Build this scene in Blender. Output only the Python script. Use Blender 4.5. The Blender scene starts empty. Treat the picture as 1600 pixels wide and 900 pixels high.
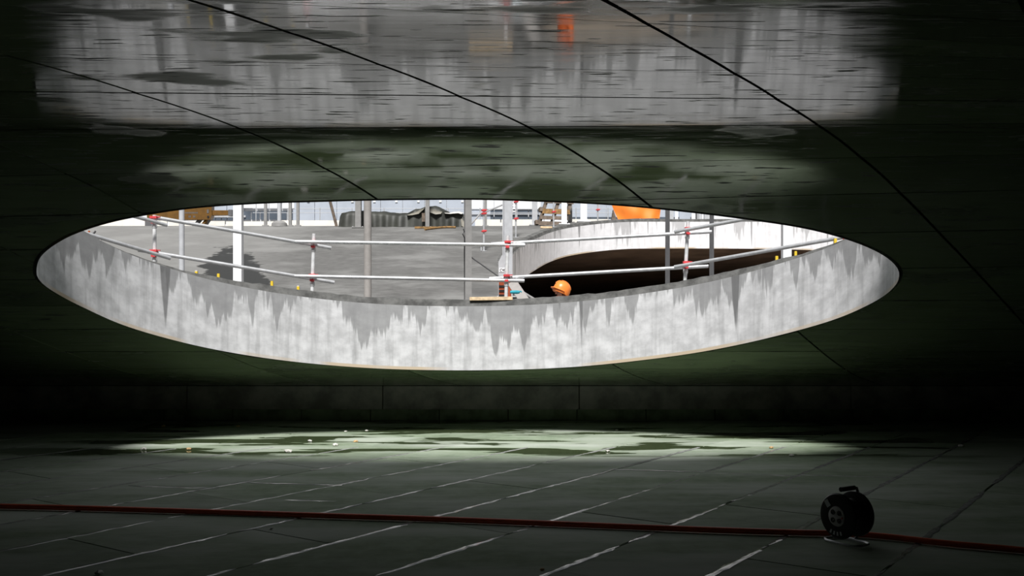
import bpy, bmesh, math, random
import numpy as np
from mathutils import Vector, Matrix
from mathutils.geometry import delaunay_2d_cdt
random.seed(4)
RNG = np.random.default_rng(7)
SC = bpy.context.scene
COL = SC.collection

# ---------------------------------------------------------------- camera, sky, sun, exposure
F, CX, HY, EYE = 1555.0, 800.0, 490.0, 1.6       # focal length in px, image centre x, horizon row, eye height
cam = bpy.data.cameras.new('camera'); camo = bpy.data.objects.new('camera', cam); COL.objects.link(camo)
camo.location = (0, 0, EYE); camo.rotation_euler = (math.pi/2, 0, 0)
cam.sensor_width = 36; cam.lens = 36*F/1600; cam.shift_y = (HY-450)/1600
cam.clip_start = .05; cam.clip_end = 500
SC.camera = camo
W = bpy.data.worlds.new('overcast'); SC.world = W; W.use_nodes = True
W.node_tree.nodes['Background'].inputs[0].default_value = (.93, .96, 1.0, 1)
W.node_tree.nodes['Background'].inputs[1].default_value = .38
sun = bpy.data.lights.new('sun', 'SUN'); suno = bpy.data.objects.new('sun', sun); COL.objects.link(suno)
sun.energy = 7.8; sun.angle = math.radians(11); sun.color = (1, .985, .96)
SUN_EL, SUN_AZ = math.radians(53), math.radians(4)     # from behind the camera, through thin cloud
sd = Vector((math.sin(SUN_AZ)*math.cos(SUN_EL), math.cos(SUN_AZ)*math.cos(SUN_EL), -math.sin(SUN_EL)))
suno.rotation_euler = sd.to_track_quat('-Z', 'Y').to_euler()
suno.location = (-3, -10, 20)
vs = SC.view_settings
vs.view_transform = 'Standard'; vs.look = 'None'; vs.gamma = 1; vs.use_curve_mapping = False
vs.exposure = -0.52

# ---------------------------------------------------------------- helpers
def P(px, py, d):
    """point seen at pixel (px, py) at depth d"""
    return Vector(((px-CX)/F*d, d, EYE+(HY-py)/F*d))
def X(px, d): return (px-CX)/F*d
def Z(py, d): return EYE+(HY-py)/F*d

def link(name, verts, faces, mat=None, parent=None, smooth=False, uv=None, normals=None):
    me = bpy.data.meshes.new(name)
    me.from_pydata([tuple(v) for v in verts], [], [tuple(f) for f in faces])
    if uv is not None:
        l = me.uv_layers.new(name='UVMap')
        vi = np.empty(len(me.loops), int); me.loops.foreach_get('vertex_index', vi)
        l.data.foreach_set('uv', np.asarray(uv, float)[vi].ravel())
    me.update()
    if smooth or normals is not None:
        me.polygons.foreach_set('use_smooth', [True]*len(me.polygons))
    if normals is not None:
        me.normals_split_custom_set_from_vertices([tuple(n) for n in normals])
    if mat: me.materials.append(mat)
    o = bpy.data.objects.new(name, me); COL.objects.link(o)
    if parent: o.parent = parent
    return o
def empty(name, label=None, cat=None, group=None, loc=(0, 0, 0), rz=0):
    o = bpy.data.objects.new(name, None); COL.objects.link(o); o.location = loc; o.rotation_euler = (0, 0, rz)
    o.empty_display_size = .2
    return tag(o, label, cat, group)
def tag(o, label=None, cat=None, group=None, kind=None):
    if label: o['label'] = label
    if cat: o['category'] = cat
    if group: o['group'] = group
    if kind: o['kind'] = kind
    return o
class MB:
    """collects shapes into one mesh"""
    def __init__(s): s.v = []; s.f = []
    def add(s, v, f):
        n = len(s.v); s.v += [Vector(a) for a in v]; s.f += [tuple(i+n for i in a) for a in f]; return s
    def box(s, c, size, M=None):
        x, y, z = [a/2 for a in size]
        v = [Vector((i*x, j*y, k*z)) for i in (-1, 1) for j in (-1, 1) for k in (-1, 1)]
        if M is not None: v = [M @ a for a in v]
        return s.add([a+Vector(c) for a in v], [(0, 1, 3, 2), (4, 6, 7, 5), (0, 4, 5, 1), (2, 3, 7, 6), (0, 2, 6, 4), (1, 5, 7, 3)])
    def tube(s, pts, r, n=10, cap=True, rz=None):
        pts = [Vector(p) for p in pts]; v = []; f = []
        up = None
        for i, p in enumerate(pts):
            t = (pts[min(i+1, len(pts)-1)]-pts[max(i-1, 0)]).normalized()
            if up is None: up = Vector((0, 0, 1)) if abs(t.z) < .9 else Vector((0, 1, 0))
            a = t.cross(up).normalized(); b = a.cross(t).normalized()
            rr = r[i] if isinstance(r, (list, tuple)) else r
            v += [p+a*math.cos(2*math.pi*k/n)*rr+b*math.sin(2*math.pi*k/n)*rr for k in range(n)]
        for i in range(len(pts)-1):
            for k in range(n):
                q = (k+1) % n; f.append((i*n+k, i*n+q, (i+1)*n+q, (i+1)*n+k))
        if cap: f.append(tuple(range(n))[::-1]); f.append(tuple((len(pts)-1)*n+k for k in range(n)))
        return s.add(v, f)
    def lathe(s, prof, n=24, M=None):
        """profile [(r, z)] about z"""
        v = [Vector((r*math.cos(2*math.pi*k/n), r*math.sin(2*math.pi*k/n), z)) for r, z in prof for k in range(n)]
        if M is not None: v = [M @ a for a in v]
        f = [(i*n+k, i*n+(k+1) % n, (i+1)*n+(k+1) % n, (i+1)*n+k) for i in range(len(prof)-1) for k in range(n)]
        f.append(tuple(range(n))[::-1]); f.append(tuple((len(prof)-1)*n+k for k in range(n)))
        return s.add(v, f)
    def prism(s, poly, y0, y1):
        """polygon in x,z extruded along y"""
        n = len(poly)
        v = [(a, y0, b) for a, b in poly]+[(a, y1, b) for a, b in poly]
        f = [tuple(range(n)), tuple(range(2*n-1, n-1, -1))]+[(i, n+i, n+(i+1) % n, (i+1) % n) for i in range(n)]
        return s.add(v, f)
    def build(s, name, mat, parent=None, smooth=False, bevel=0):
        o = link(name, s.v, s.f, mat, parent, smooth)
        bm = bmesh.new(); bm.from_mesh(o.data); bmesh.ops.recalc_face_normals(bm, faces=bm.faces)
        if bevel: bmesh.ops.bevel(bm, geom=bm.edges[:], offset=bevel, segments=2, affect='EDGES', profile=.7)
        bm.to_mesh(o.data); bm.free()
        if smooth:
            o.data.polygons.foreach_set('use_smooth', [True]*len(o.data.polygons))
            try: o.data.set_sharp_from_angle(angle=math.radians(40))
            except Exception: pass
        return o

# ---------------------------------------------------------------- materials
class Nt:
    def __init__(s, name):
        s.m = bpy.data.materials.new(name); s.m.use_nodes = True; s.t = s.m.node_tree
        s.b = s.t.nodes['Principled BSDF']
    def n(s, typ, **k):
        o = s.t.nodes.new(typ)
        for a, v in k.items(): setattr(o, a, v)
        return o
    def l(s, a, b): s.t.links.new(a, b)
    def put(s, sock, v):
        if hasattr(v, 'is_output'): s.l(v, sock)
        else: sock.default_value = v
    def math(s, op, a, b=None, c=None, clamp=False):
        o = s.n('ShaderNodeMath', operation=op, use_clamp=clamp)
        for i, v in enumerate((a, b, c)):
            if v is not None: s.put(o.inputs[i], v)
        return o.outputs[0]
    def coord(s, kind='Object', scale=(1, 1, 1), rot=(0, 0, 0)):
        t = s.n('ShaderNodeTexCoord'); m = s.n('ShaderNodeMapping')
        m.inputs['Scale'].default_value = scale; m.inputs['Rotation'].default_value = rot
        s.l(t.outputs[kind], m.inputs[0]); return m.outputs[0]
    def noise(s, vec, scale=1, detail=4, rough=.6, dist=0):
        o = s.n('ShaderNodeTexNoise'); s.l(vec, o.inputs['Vector'])
        o.inputs['Scale'].default_value = scale; o.inputs['Detail'].default_value = detail
        o.inputs['Roughness'].default_value = rough; o.inputs['Distortion'].default_value = dist
        return o.outputs['Fac']
    def step(s, v, a, b, lo=0, hi=1):
        o = s.n('ShaderNodeMapRange', interpolation_type='SMOOTHSTEP'); s.put(o.inputs[0], v)
        o.inputs[1].default_value = a; o.inputs[2].default_value = b; o.inputs[3].default_value = lo; o.inputs[4].default_value = hi
        return o.outputs[0]
    def mix(s, f, a, b):
        o = s.n('ShaderNodeMix', data_type='RGBA')
        s.put(o.inputs[0], f)
        for i, v in ((6, a), (7, b)):
            if isinstance(v, tuple): v = (*v[:3], 1)
            s.put(o.inputs[i], v)
        return o.outputs[2]
    def bump(s, h, strength, dist=.02):
        o = s.n('ShaderNodeBump'); s.put(o.inputs['Height'], h); o.inputs['Strength'].default_value = strength
        o.inputs['Distance'].default_value = dist; s.l(o.outputs[0], s.b.inputs['Normal'])
    def set(s, **k):
        for a, v in k.items():
            sock = s.b.inputs[a.replace('_', ' ')]
            if isinstance(v, tuple): v = (*v[:3], 1)
            s.put(sock, v)
        return s.m
def plain(name, col, rough=.6, metal=0, var=.12, scale=9, bump=0):
    t = Nt(name); c = t.coord(); n = t.noise(c, scale, 5)
    d = tuple(max(0, a*(1-var*2)) for a in col); e = tuple(min(1, a*(1+var)) for a in col)
    t.set(Base_Color=t.mix(t.step(n, .3, .7), d, e), Roughness=rough, Metallic=metal)
    if bump: t.bump(t.noise(c, scale*4, 6), bump, .01)
    return t.m
M = {}
def soffit_mat():
    t = Nt('soffit_concrete')
    oi = t.n('ShaderNodeObjectInfo')
    streak = t.noise(t.coord(scale=(.9, 9, 1)), 1.3, 6, .65)
    blotch = t.noise(t.coord(), .7, 5, .6)
    fleck = t.step(t.noise(t.coord(scale=(3, 26, 1)), 1, 3, .5), .61, .66)
    patch = t.step(t.noise(t.coord(scale=(1, 2.2, 1), rot=(0, 0, .5)), .9, 4, .5), .60, .68)
    base = t.mix(t.step(streak, .25, .75), (.12, .155, .095), (.20, .245, .16))
    base = t.mix(t.step(blotch, .35, .7), base, (.20, .25, .155))
    rv = t.math('MULTIPLY', t.math('SUBTRACT', oi.outputs['Random'], .5), .5)
    hs = t.n('ShaderNodeHueSaturation'); t.l(base, hs.inputs['Color']); t.l(t.math('ADD', rv, 1.0), hs.inputs['Value'])
    base = t.mix(t.math('MULTIPLY', patch, .55), hs.outputs[0], (.06, .07, .055))
    base = t.mix(fleck, base, (.03, .035, .03))
    r = t.math('ADD', t.step(streak, .3, .75, .035, .12), t.math('MULTIPLY', fleck, .5))
    r = t.math('ADD', r, t.math('MULTIPLY', patch, .35))
    t.set(Base_Color=base, Roughness=r, IOR=1.75)
    t.bump(streak, .012, .01)
    return t.m
M['soffit'] = soffit_mat()
M['soffit_far'] = plain('far_soffit', (.30, .22, .17), .35, var=.2, scale=1.2)
M['joint'] = plain('dark_joint', (.03, .034, .028), .8)
def floor_mat():
    t = Nt('floor_slab')
    oi = t.n('ShaderNodeObjectInfo')
    sx = t.n('ShaderNodeSeparateXYZ'); t.l(t.coord(), sx.inputs[0])
    fine = t.noise(t.coord(), 5, 6, .65); big = t.noise(t.coord(scale=(.5, 1.6, 1)), .8, 5, .6)
    base = t.mix(t.step(fine, .3, .7), (.20, .255, .175), (.28, .335, .245))
    base = t.mix(t.step(big, .35, .7), base, (.42, .455, .40))
    rv = t.math('MULTIPLY', t.math('SUBTRACT', oi.outputs['Random'], .5), .25)
    hs = t.n('ShaderNodeHueSaturation'); t.l(base, hs.inputs['Color']); t.l(t.math('ADD', rv, 1.0), hs.inputs['Value'])
    # rain has come through the opening: puddles on the slabs beneath it
    zone = t.math('MULTIPLY', t.step(sx.outputs[1], 10.9, 11.4), t.step(t.math('ABSOLUTE', sx.outputs[0]), 6.6, 4.5))
    pn = t.noise(t.coord(scale=(.36, 1.7, 1)), 1.25, 5, .55, .3)
    wet = t.math('MULTIPLY', t.step(pn, .53, .55), zone)
    damp = t.math('MULTIPLY', t.step(pn, .44, .53), zone)
    col = t.mix(t.math('MULTIPLY', damp, .35), hs.outputs[0], (.18, .23, .14))
    col = t.mix(wet, col, (.055, .075, .035))
    t.set(Base_Color=col, Roughness=t.math('SUBTRACT', .85, t.math('MULTIPLY', wet, .81)), IOR=1.33, Specular_IOR_Level=t.math('ADD', .2, t.math('MULTIPLY', wet, .3)))
    t.bump(t.math('MULTIPLY', fine, t.math('SUBTRACT', 1.0, wet)), .15, .006)
    return t.m
M['floor'] = floor_mat()
M['bead'] = plain('wet_mortar', (.45, .46, .44), .08, scale=14); M['bead'].node_tree.nodes['Principled BSDF'].inputs['IOR'].default_value = 1.85
M['kerb'] = plain('kerb_concrete', (.42, .41, .38), .7, var=.2, scale=3, bump=.3)
M['kerb_low'] = plain('kerb_block_green', (.30, .38, .25), .7, var=.2, scale=4, bump=.2)
M['wall'] = plain('added_wall', (.11, .12, .10), .8, scale=2); M['ground2'] = plain('patio_ground', (.32, .27, .22), .8, scale=2)
def rim_mat(name, light, dark, amount, lines, mf=.68, sf=.45, cover=.50):
    t = Nt(name); tc = t.n('ShaderNodeTexCoord'); sx = t.n('ShaderNodeSeparateXYZ'); t.l(tc.outputs['UV'], sx.inputs[0])
    u, v = sx.outputs[0], sx.outputs[1]
    def uvn(su, sv, det, off=0, rough=.6):
        c = t.n('ShaderNodeCombineXYZ'); t.l(t.math('MULTIPLY', u, su), c.inputs[0]); t.l(t.math('MULTIPLY', v, sv), c.inputs[1]); c.inputs[2].default_value = off
        return t.noise(c.outputs[0], 1, det, rough)
    mott = uvn(5, 5, 7, 3); streak = uvn(9, .5, 5, 8)
    base = t.mix(t.step(mott, .3, .72), tuple(a*mf for a in light), light)
    base = t.mix(t.math('MULTIPLY', t.step(streak, .44, .74), sf), base, dark)
    # rain stains running down from the top edge, each of its own length
    n = t.math('ADD', t.math('MULTIPLY', uvn(1.1, .10, 1, 1, .4), .8), t.math('ADD', t.math('MULTIPLY', uvn(5.5, .30, 2, 6, .5), .9), t.math('MULTIPLY', uvn(22, .8, 2, 2), .35)))
    n = t.math('SUBTRACT', n, .52)
    s = t.math('ADD', n, t.math('MULTIPLY', t.math('SUBTRACT', v, .72), amount))
    base = t.mix(t.math('MULTIPLY', t.step(s, cover, cover+.05), .66), base, dark)
    # thin drip lines that reach the bottom
    d = t.step(t.math('ADD', uvn(lines, .12, 2, 5, .3), t.math('MULTIPLY', t.math('SUBTRACT', v, .5), .05)), .665, .69)
    base = t.mix(t.math('MULTIPLY', d, .75), base, tuple(a*.6 for a in dark))
    foot = t.math('MULTIPLY', t.step(v, .055, .04), t.step(uvn(.5, .01, 2, 11), .45, .55))
    base = t.mix(foot, base, (.56, .46, .34))
    t.set(Base_Color=base, Roughness=.75)
    t.bump(mott, .15, .01)
    return t.m
M['rim'] = rim_mat('slab_edge_concrete', (.74, .74, .76), (.20, .20, .205), .50, 4.5)
M['rim_far'] = rim_mat('far_edge_concrete', (.86, .86, .89), (.36, .36, .37), .22, 6.5, .88, .3, .58)
def top_mat():
    t = Nt('slab_top_concrete'); c = t.coord()
    n1 = t.noise(c, .55, 6, .6); n2 = t.noise(t.coord(scale=(1, 2.5, 1)), 4, 6, .7)
    base = t.mix(t.step(n2, .25, .75), (.10, .098, .094), (.175, .172, .166))
    base = t.mix(t.math('MULTIPLY', t.step(n1, .42, .66), .8), base, (.26, .257, .25))
    # a dark wet patch around the painted column
    sx = t.n('ShaderNodeSeparateXYZ'); t.l(c, sx.inputs[0])
    left_pale = t.math('MULTIPLY', t.step(t.math('ADD', sx.outputs[0], t.math('MULTIPLY', n1, 2.0)), -4.0, -6.5), .45)  # paler tone towards the left, its border broken by noise
    base = t.mix(left_pale, base, (.31, .305, .295))
    dx = t.math('DIVIDE', t.math('ADD', sx.outputs[0], t.math('MULTIPLY', sx.outputs[1], .282)), .72); dy = t.math('DIVIDE', t.math('SUBTRACT', sx.outputs[1], 20.2), 5.2)
    rr = t.math('ADD', t.math('ADD', t.math('MULTIPLY', dx, dx), t.math('MULTIPLY', dy, dy)), t.math('MULTIPLY', t.math('SUBTRACT', t.noise(c, 1.6, 5), .5), 2.6))
    wet = t.step(rr, 1.05, .8)
    base = t.mix(wet, base, (.025, .025, .023))
    t.set(Base_Color=base, Roughness=t.math('SUBTRACT', .62, t.math('MULTIPLY', wet, .2)))
    t.bump(n2, .2, .01)
    return t.m
M['top'] = top_mat()
M['nosing'] = plain('rough_slab_nosing', (.13, .13, .126), .9, var=.25, scale=7, bump=.5)
M['galv'] = plain('galvanised_steel', (.72, .73, .75), .38, .55, var=.08, scale=12)
M['galv_post'] = plain('galvanised_post', (.80, .81, .82), .45, .2, var=.1, scale=14)
M['red'] = plain('red_clamp', (.72, .06, .07), .5)
M['white'] = plain('white_paint', (.90, .91, .93), .5, var=.02)
M['grey'] = plain('grey_primer', (.27, .265, .26), .6, var=.06)
M['taupe'] = plain('taupe_primer', (.33, .31, .295), .6, var=.06)
M['lgrey'] = plain('light_grey_paint', (.50, .51, .535), .5, var=.05)
M['dgrey'] = plain('dark_grey_paint', (.12, .12, .125), .5, var=.06)
M['wood'] = plain('fresh_timber', (.82, .62, .40), .7, var=.15, scale=14)
M['oldwood'] = plain('weathered_timber', (.17, .13, .10), .8, var=.2, scale=10)
M['ochrewood'] = plain('ochre_timber', (.30, .17, .06), .8, var=.2, scale=10)
M['yellow'] = plain('yellow_plastic', (.85, .60, .04), .5, var=.08)
M['ochre'] = plain('ochre_machine_paint', (.15, .07, .008), .45, var=.12, scale=6)
M['black'] = plain('black_rubber', (.012, .012, .013), .45)
M['orange'] = plain('orange_fabric', (1.0, .26, .03), .6, var=.03, scale=3)
M['helmet'] = plain('orange_helmet', (.95, .27, .05), .35, var=.03)
M['orange_wear'] = plain('orange_workwear', (.85, .17, .03), .8, var=.08)
M['rust'] = plain('rusty_orange_paint', (.38, .07, .02), .6)
M['navy'] = plain('navy_cloth', (.03, .04, .09), .9)
M['skin'] = plain('skin', (.58, .34, .25), .55, var=.05)
M['hair'] = plain('dark_hair', (.04, .028, .02), .7)
M['hose'] = plain('red_hose', (.95, .15, .07), .4, var=.08)
M['tarp'] = plain('olive_tarpaulin', (.030, .032, .025), .55, var=.25, scale=2.5)
M['tarp2'] = plain('beige_sheet', (.22, .205, .17), .6, var=.25, scale=3)
M['plastic'] = plain('white_film', (.75, .72, .68), .4, var=.1)
M['cream'] = plain('cream_board', (.84, .81, .75), .7, var=.06, scale=2)
M['clad'] = plain('pale_blue_cladding', (.44, .48, .55), .5, var=.04, scale=1)
M['cladw'] = plain('white_cladding', (.82, .83, .86), .5, var=.03, scale=1)
M['glass'] = plain('dark_window', (.10, .12, .15), .15, var=.1, scale=1)
M['lamp'] = plain('white_wall_lamp', (.9, .9, .88), .4)
M['teal'] = plain('teal_glove', (.02, .33, .42), .7)
M['pebble'] = plain('pale_stone', (.72, .70, .66), .8)
M['tilestone'] = plain('ochre_chip', (.60, .40, .20), .8)
M['sticker'] = plain('grey_sticker', (.70, .71, .73), .5)
M['plate'] = plain('pale_socket_plate', (.62, .60, .60), .5)
M['reel'] = plain('black_reel_plastic', (.008, .008, .009), .35)
M['sole'] = plain('boot_leather', (.05, .035, .025), .7)

# ---------------------------------------------------------------- the shell: profile of the soffit along y
PR = [(-9, 2.0, .03), (0, 2.35, .07), (2, 2.55, .12), (3.25, 2.713, .140), (4, 2.808, .108), (4.5, 2.855, .082), (5, 2.890, .058), (5.5, 2.912, .028),
      (6, 2.917, -.006), (6.5, 2.905, -.041), (7, 2.874, -.090), (7.5, 2.808, -.162), (8, 2.709, -.236), (8.5, 2.568, -.335),
      (10.75, 1.72, -.395), (12.2, 1.15, -.375), (13, .87, -.31), (13.9, .655, -.19), (14.9, .49, -.15), (15.6, .42, .0), (16.6, .56, .20), (18, .90, .20), (24, 2.1, .2), (29, 3.1, .18),
      (31.8, 3.46, .04), (34, 3.40, -.07), (38, 3.02, -.10), (45, 2.5, -.05), (56, 2.3, 0), (80, 2.3, 0)]
GY = np.arange(-9, 80.001, .02)
def _herm():
    out = np.empty_like(GY)
    for (a, za, sa), (b, zb, sb) in zip(PR[:-1], PR[1:]):
        m = (GY >= a-1e-9) & (GY <= b+1e-9); h = b-a; t = (GY[m]-a)/h
        out[m] = za*(2*t**3-3*t**2+1)+sa*h*(t**3-2*t**2+t)+zb*(-2*t**3+3*t**2)+sb*h*(t**3-t**2)
    k = np.exp(-.5*(np.arange(-40, 41)*.02/.16)**2); k /= k.sum()
    e = np.concatenate([np.full(40, out[0]), out, np.full(40, out[-1])])
    return np.convolve(e, k, 'valid')
GZ = _herm()
def sm(a, b, v): t = np.clip((v-a)/(b-a), 0, 1); return t*t*(3-2*t)
TH = .93
def S(x, y):
    """soffit height"""
    return np.interp(y, GY, GZ)+.22*sm(0, 4, np.asarray(x, float))*sm(22, 31, np.asarray(y, float))
def low(x, y):
    """the topping is thinner at both ends of the opening"""
    return .055*sm(2.6, 4.2, np.abs(np.asarray(x, float)+.2))*(1-sm(13.6, 16, np.asarray(y, float)))
def T(x, y): return S(x, y)+TH-low(x, y)
def Tf(x, y): return float(T(x, y))
def SN(x, y):
    e = .03
    n = np.stack([(S(x+e, y)-S(x-e, y))/(2*e), (S(x, y+e)-S(x, y-e))/(2*e), -np.ones_like(x)], -1)
    return n/np.linalg.norm(n, axis=-1, keepdims=True)
def hit(px, py, lo=2.5, hi=20, surf=S):
    """plan position where the ray through a pixel meets the soffit (or slab top)"""
    ds = np.arange(lo, hi, .01)
    g = EYE+(HY-py)/F*ds-surf((px-CX)/F*ds, ds)
    i = np.argmax(g > 0) if surf is S else np.argmax(g < 0)
    return np.array([(px-CX)/F*ds[i], ds[i]])
def closed(pts, n):
    """resampled closed Catmull-Rom through points"""
    pts = np.array(pts); out = []; m = len(pts)
    for i in range(m):
        p0, p1, p2, p3 = pts[i-1], pts[i], pts[(i+1) % m], pts[(i+2) % m]
        for t in np.linspace(0, 1, 24, endpoint=False):
            out.append(.5*((2*p1)+(-p0+p2)*t+(2*p0-5*p1+4*p2-p3)*t*t+(-p0+3*p1-3*p2+p3)*t**3))
    out = np.array(out); q = np.vstack([out, out[:1]])
    s = np.concatenate([[0], np.cumsum(np.linalg.norm(np.diff(q, axis=0), axis=1))])
    u = np.linspace(0, s[-1], n, endpoint=False)
    return np.stack([np.interp(u, s, q[:, 0]), np.interp(u, s, q[:, 1])], 1)
def offset(poly, d):
    t = np.roll(poly, -1, 0)-np.roll(poly, 1, 0); t /= np.linalg.norm(t, axis=1, keepdims=True)
    n = np.stack([t[:, 1], -t[:, 0]], 1)
    a = .5*np.sum(poly[:, 0]*np.roll(poly[:, 1], -1)-np.roll(poly[:, 0], -1)*poly[:, 1])
    return poly+n*d*(1 if a > 0 else -1)
def inside(pts, poly):
    x, y = pts[:, 0], pts[:, 1]; r = np.zeros(len(pts), bool)
    for (x0, y0), (x1, y1) in zip(poly, np.roll(poly, -1, 0)):
        c = (y0 > y) != (y1 > y)
        if c.any():
            with np.errstate(divide='ignore', invalid='ignore'): r ^= c & (x < (x1-x0)*(y-y0)/(y1-y0)+x0)
    return r
OUT = [(57, 424), (66, 398), (105, 371), (160, 351), (220, 338), (300, 326), (400, 318.5), (500, 315), (600, 313), (740, 312), (850, 315), (950, 320), (1050, 328.5),
       (1150, 340.5), (1250, 356), (1320, 373), (1370, 393), (1397, 412), (1405, 430), (1396, 449), (1365, 472), (1300, 500), (1200, 528), (1100, 549), (1000, 563),
       (900, 573), (800, 577.5), (700, 578.5), (600, 576), (500, 569), (400, 557), (300, 538), (200, 510), (130, 480), (88, 458), (64, 440)]
H1 = closed([hit(*p) for p in OUT], 220)
H2 = closed([(.45, 17.2), (.2, 19), (.02, 21), (-.1, 22.8), (-.02, 24.2), (.22, 25.7), (.62, 27.3), (1.15, 28.9), (1.85, 30.0), (3.1, 30.8), (4.9, 31.3), (7, 31.1), (9.3, 30.2), (11.4, 28.4),
             (13.2, 25.5), (13.4, 22), (12, 18.6), (9, 16.6), (5.5, 15.9), (2.2, 15.9), (1.0, 16.3)], 200)
def tri2d(pts, edges, keep):
    """constrained Delaunay of 2-D points, keeping triangles whose centroid passes"""
    r = delaunay_2d_cdt([Vector(p) for p in pts], edges, [], 0, 1e-5)
    v = np.array([tuple(a) for a in r[0]]); f = np.array([t for t in r[2] if len(t) == 3])
    c = v[f].mean(1); f = f[keep(c)]
    u, inv = np.unique(f, return_inverse=True)
    return v[u], inv.reshape(-1, 3)
def loop_edges(a, n): return [(a+i, a+(i+1) % n) for i in range(n)]
def boundary(f):
    e = {}
    for t in f:
        for i in range(3): e[(t[i], t[(i+1) % 3])] = 1
    return [k for k in e if (k[1], k[0]) not in e]

XW, Y0, Y1 = 22., -9., 80.
ceiling = empty('ceiling'); ceiling['kind'] = 'structure'; ceiling['label'] = 'curved concrete shell slab with an oval opening, seen from below'
def domain_points():
    ys = np.concatenate([np.arange(Y0, 3, .8), np.arange(3, 16.5, .28), np.arange(16.5, 34, .45), np.arange(34, Y1, 4), [Y1]])
    pts = []
    for y in ys:
        st = .4 if 3 <= y < 16.5 else (.55 if 16.5 <= y < 34 else 2)
        for x in np.arange(-XW, XW+.01, st): pts.append((float(x), float(y)))
    return np.array(pts)
DP = domain_points()
def shell_surface(name, h1, h2, zf, mat, flip):
    ok = ~inside(DP, offset(h1, .08)) & ~inside(DP, offset(h2, .08))
    g = DP[ok]; n1, n2 = len(h1), len(h2)
    pts = np.vstack([h1, h2, g]).tolist()
    v, f = tri2d(pts, loop_edges(0, n1)+loop_edges(n1, n2), lambda c: ~inside(c, h1) & ~inside(c, h2))
    z = zf(v[:, 0], v[:, 1]); nn = SN(v[:, 0], v[:, 1])
    if flip: f = f[:, ::-1]
    else: nn = -nn
    return link(name, np.column_stack([v, z]), f, mat, ceiling, normals=nn)
H1t, H2t = offset(H1, .24), offset(H2, .24)
sh = shell_surface('shell_soffit', H1, H2, lambda x, y: S(x, y)+.03, M['joint'], True)
sh.data.materials.append(M['soffit_far'])
for p_ in sh.data.polygons:
    if p_.center.y > 15.1: p_.material_index = 1
shell_surface('shell_top', H1t, H2t, T, M['top'], False)
def slab_edge(name, h, ht, mat):
    n = len(h); d = np.linalg.norm(np.roll(h, -1, 0)-h, axis=1); u = np.concatenate([[0], np.cumsum(d)])
    hh = np.vstack([h, h[:1]]); hq = np.vstack([ht, ht[:1]]); rows = 7
    V = []; UV = []
    for k in range(rows):
        t = k/(rows-1)
        for i in range(n+1):
            x, y = hh[i]; b = float(S(x, y)); V.append((x, y, b+.0+(TH-.09)*t)); UV.append((u[i], t))
    Fc = [(k*(n+1)+i, k*(n+1)+i+1, (k+1)*(n+1)+i+1, (k+1)*(n+1)+i) for k in range(rows-1) for i in range(n)]
    o = link(name, V, Fc, mat, ceiling, smooth=True, uv=UV)
    # the rough strip between the edge and the slab top: a small ledge, then a slope
    rg = np.random.default_rng(len(V))
    V = []
    h1_ = offset(h, .045); h1_ = np.vstack([h1_, h1_[:1]]); h2_ = offset(h, .07); h2_ = np.vstack([h2_, h2_[:1]]); hm = offset(h, .13); hm = np.vstack([hm, hm[:1]])
    jit = rg.normal(0, .006, n); jit = np.append(jit, jit[0]); j2 = rg.normal(0, .005, n); j2 = np.append(j2, j2[0])
    for arr, dz, j in ((hh, -.09, 0), (h1_, -.087, 0), (h2_, -.005, .8), (hm, .0, 1), (hq, .0001, 0)):
        for i in range(n+1):
            x, y = arr[i]
            base = float(S(*hh[i])) if dz <= 0 else float(S(x, y))
            V.append((x, y, base+TH+dz+j*j2[i]-(float(low(x, y)) if dz > -.05 else 0)))
    Fc = [(k*(n+1)+i, k*(n+1)+i+1, (k+1)*(n+1)+i+1, (k+1)*(n+1)+i) for k in range(4) for i in range(n)]
    link(name+'_nosing', V, Fc, M['nosing'], ceiling)
slab_edge('slab_edge', H1, H1t, M['rim']); slab_edge('patio_edge', H2, H2t, M['rim_far'])

# soffit panels: cast between formwork joints, rows across and slanting lines into the distance
def plan_line(p, q):
    a, b = hit(*p), hit(*q); m = (b[1]-a[1])/(b[0]-a[0]); return a[1]-m*a[0], m
ROWS = [plan_line((300, -32), (1200, 12)), plan_line((325, 0), (1250, 50)), plan_line((75, 40), (1120, 75)), plan_line((100, 90), (1420, 120)), plan_line((50, 143), (1405, 156)), plan_line((50, 203), (1300, 195)),
        plan_line((200, 270), (1400, 245)), plan_line((1000, 311.5), (1375, 302))]
ROWS = [(ROWS[0][0]-.75*(3-i), ROWS[0][1]) for i in range(3)]+ROWS
c0, m0 = ROWS[-1]
ROWS += [(c0+.74*i, m0*max(0, 1-i/4)) for i in range(1, 9)]
a1, a2 = hit(85, 90), hit(575, 309); b1, b2 = hit(310, 0), hit(975, 309); e1, e2 = hit(890, 0), hit(1240, 170)
SK = ((a2-a1)[0]/(a2-a1)[1]+(b2-b1)[0]/(b2-b1)[1]+(e2-e1)[0]/(e2-e1)[1])/3
def xat(p, y): return p[0]+SK*(y-p[1])
X3 = [xat(a1, 6), xat((b1+b2)/2, 6), xat(e1, 6)]
STEP = (X3[2]-X3[0])/2
LINES = [-.33+1.89*k for k in range(-6, 7)]
def line_x(lx, y):
    sk = min(.9, max(.2, .48+.078*(lx+.33))); t = y-6
    return lx+sk*t+(.04*t*t if t < 3 else .36+.24*(t-3))
H1p = offset(H1, .035)
def row_y(r, x): return r[0]+r[1]*x
def corner(r, lx):
    y = r[0]
    for _ in range(12):
        x = line_x(lx, y); y = row_y(r, x)
    return np.array([line_x(lx, y), y])
rowtilt = RNG.normal(0, .0035, 40)
npan = 0
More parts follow.
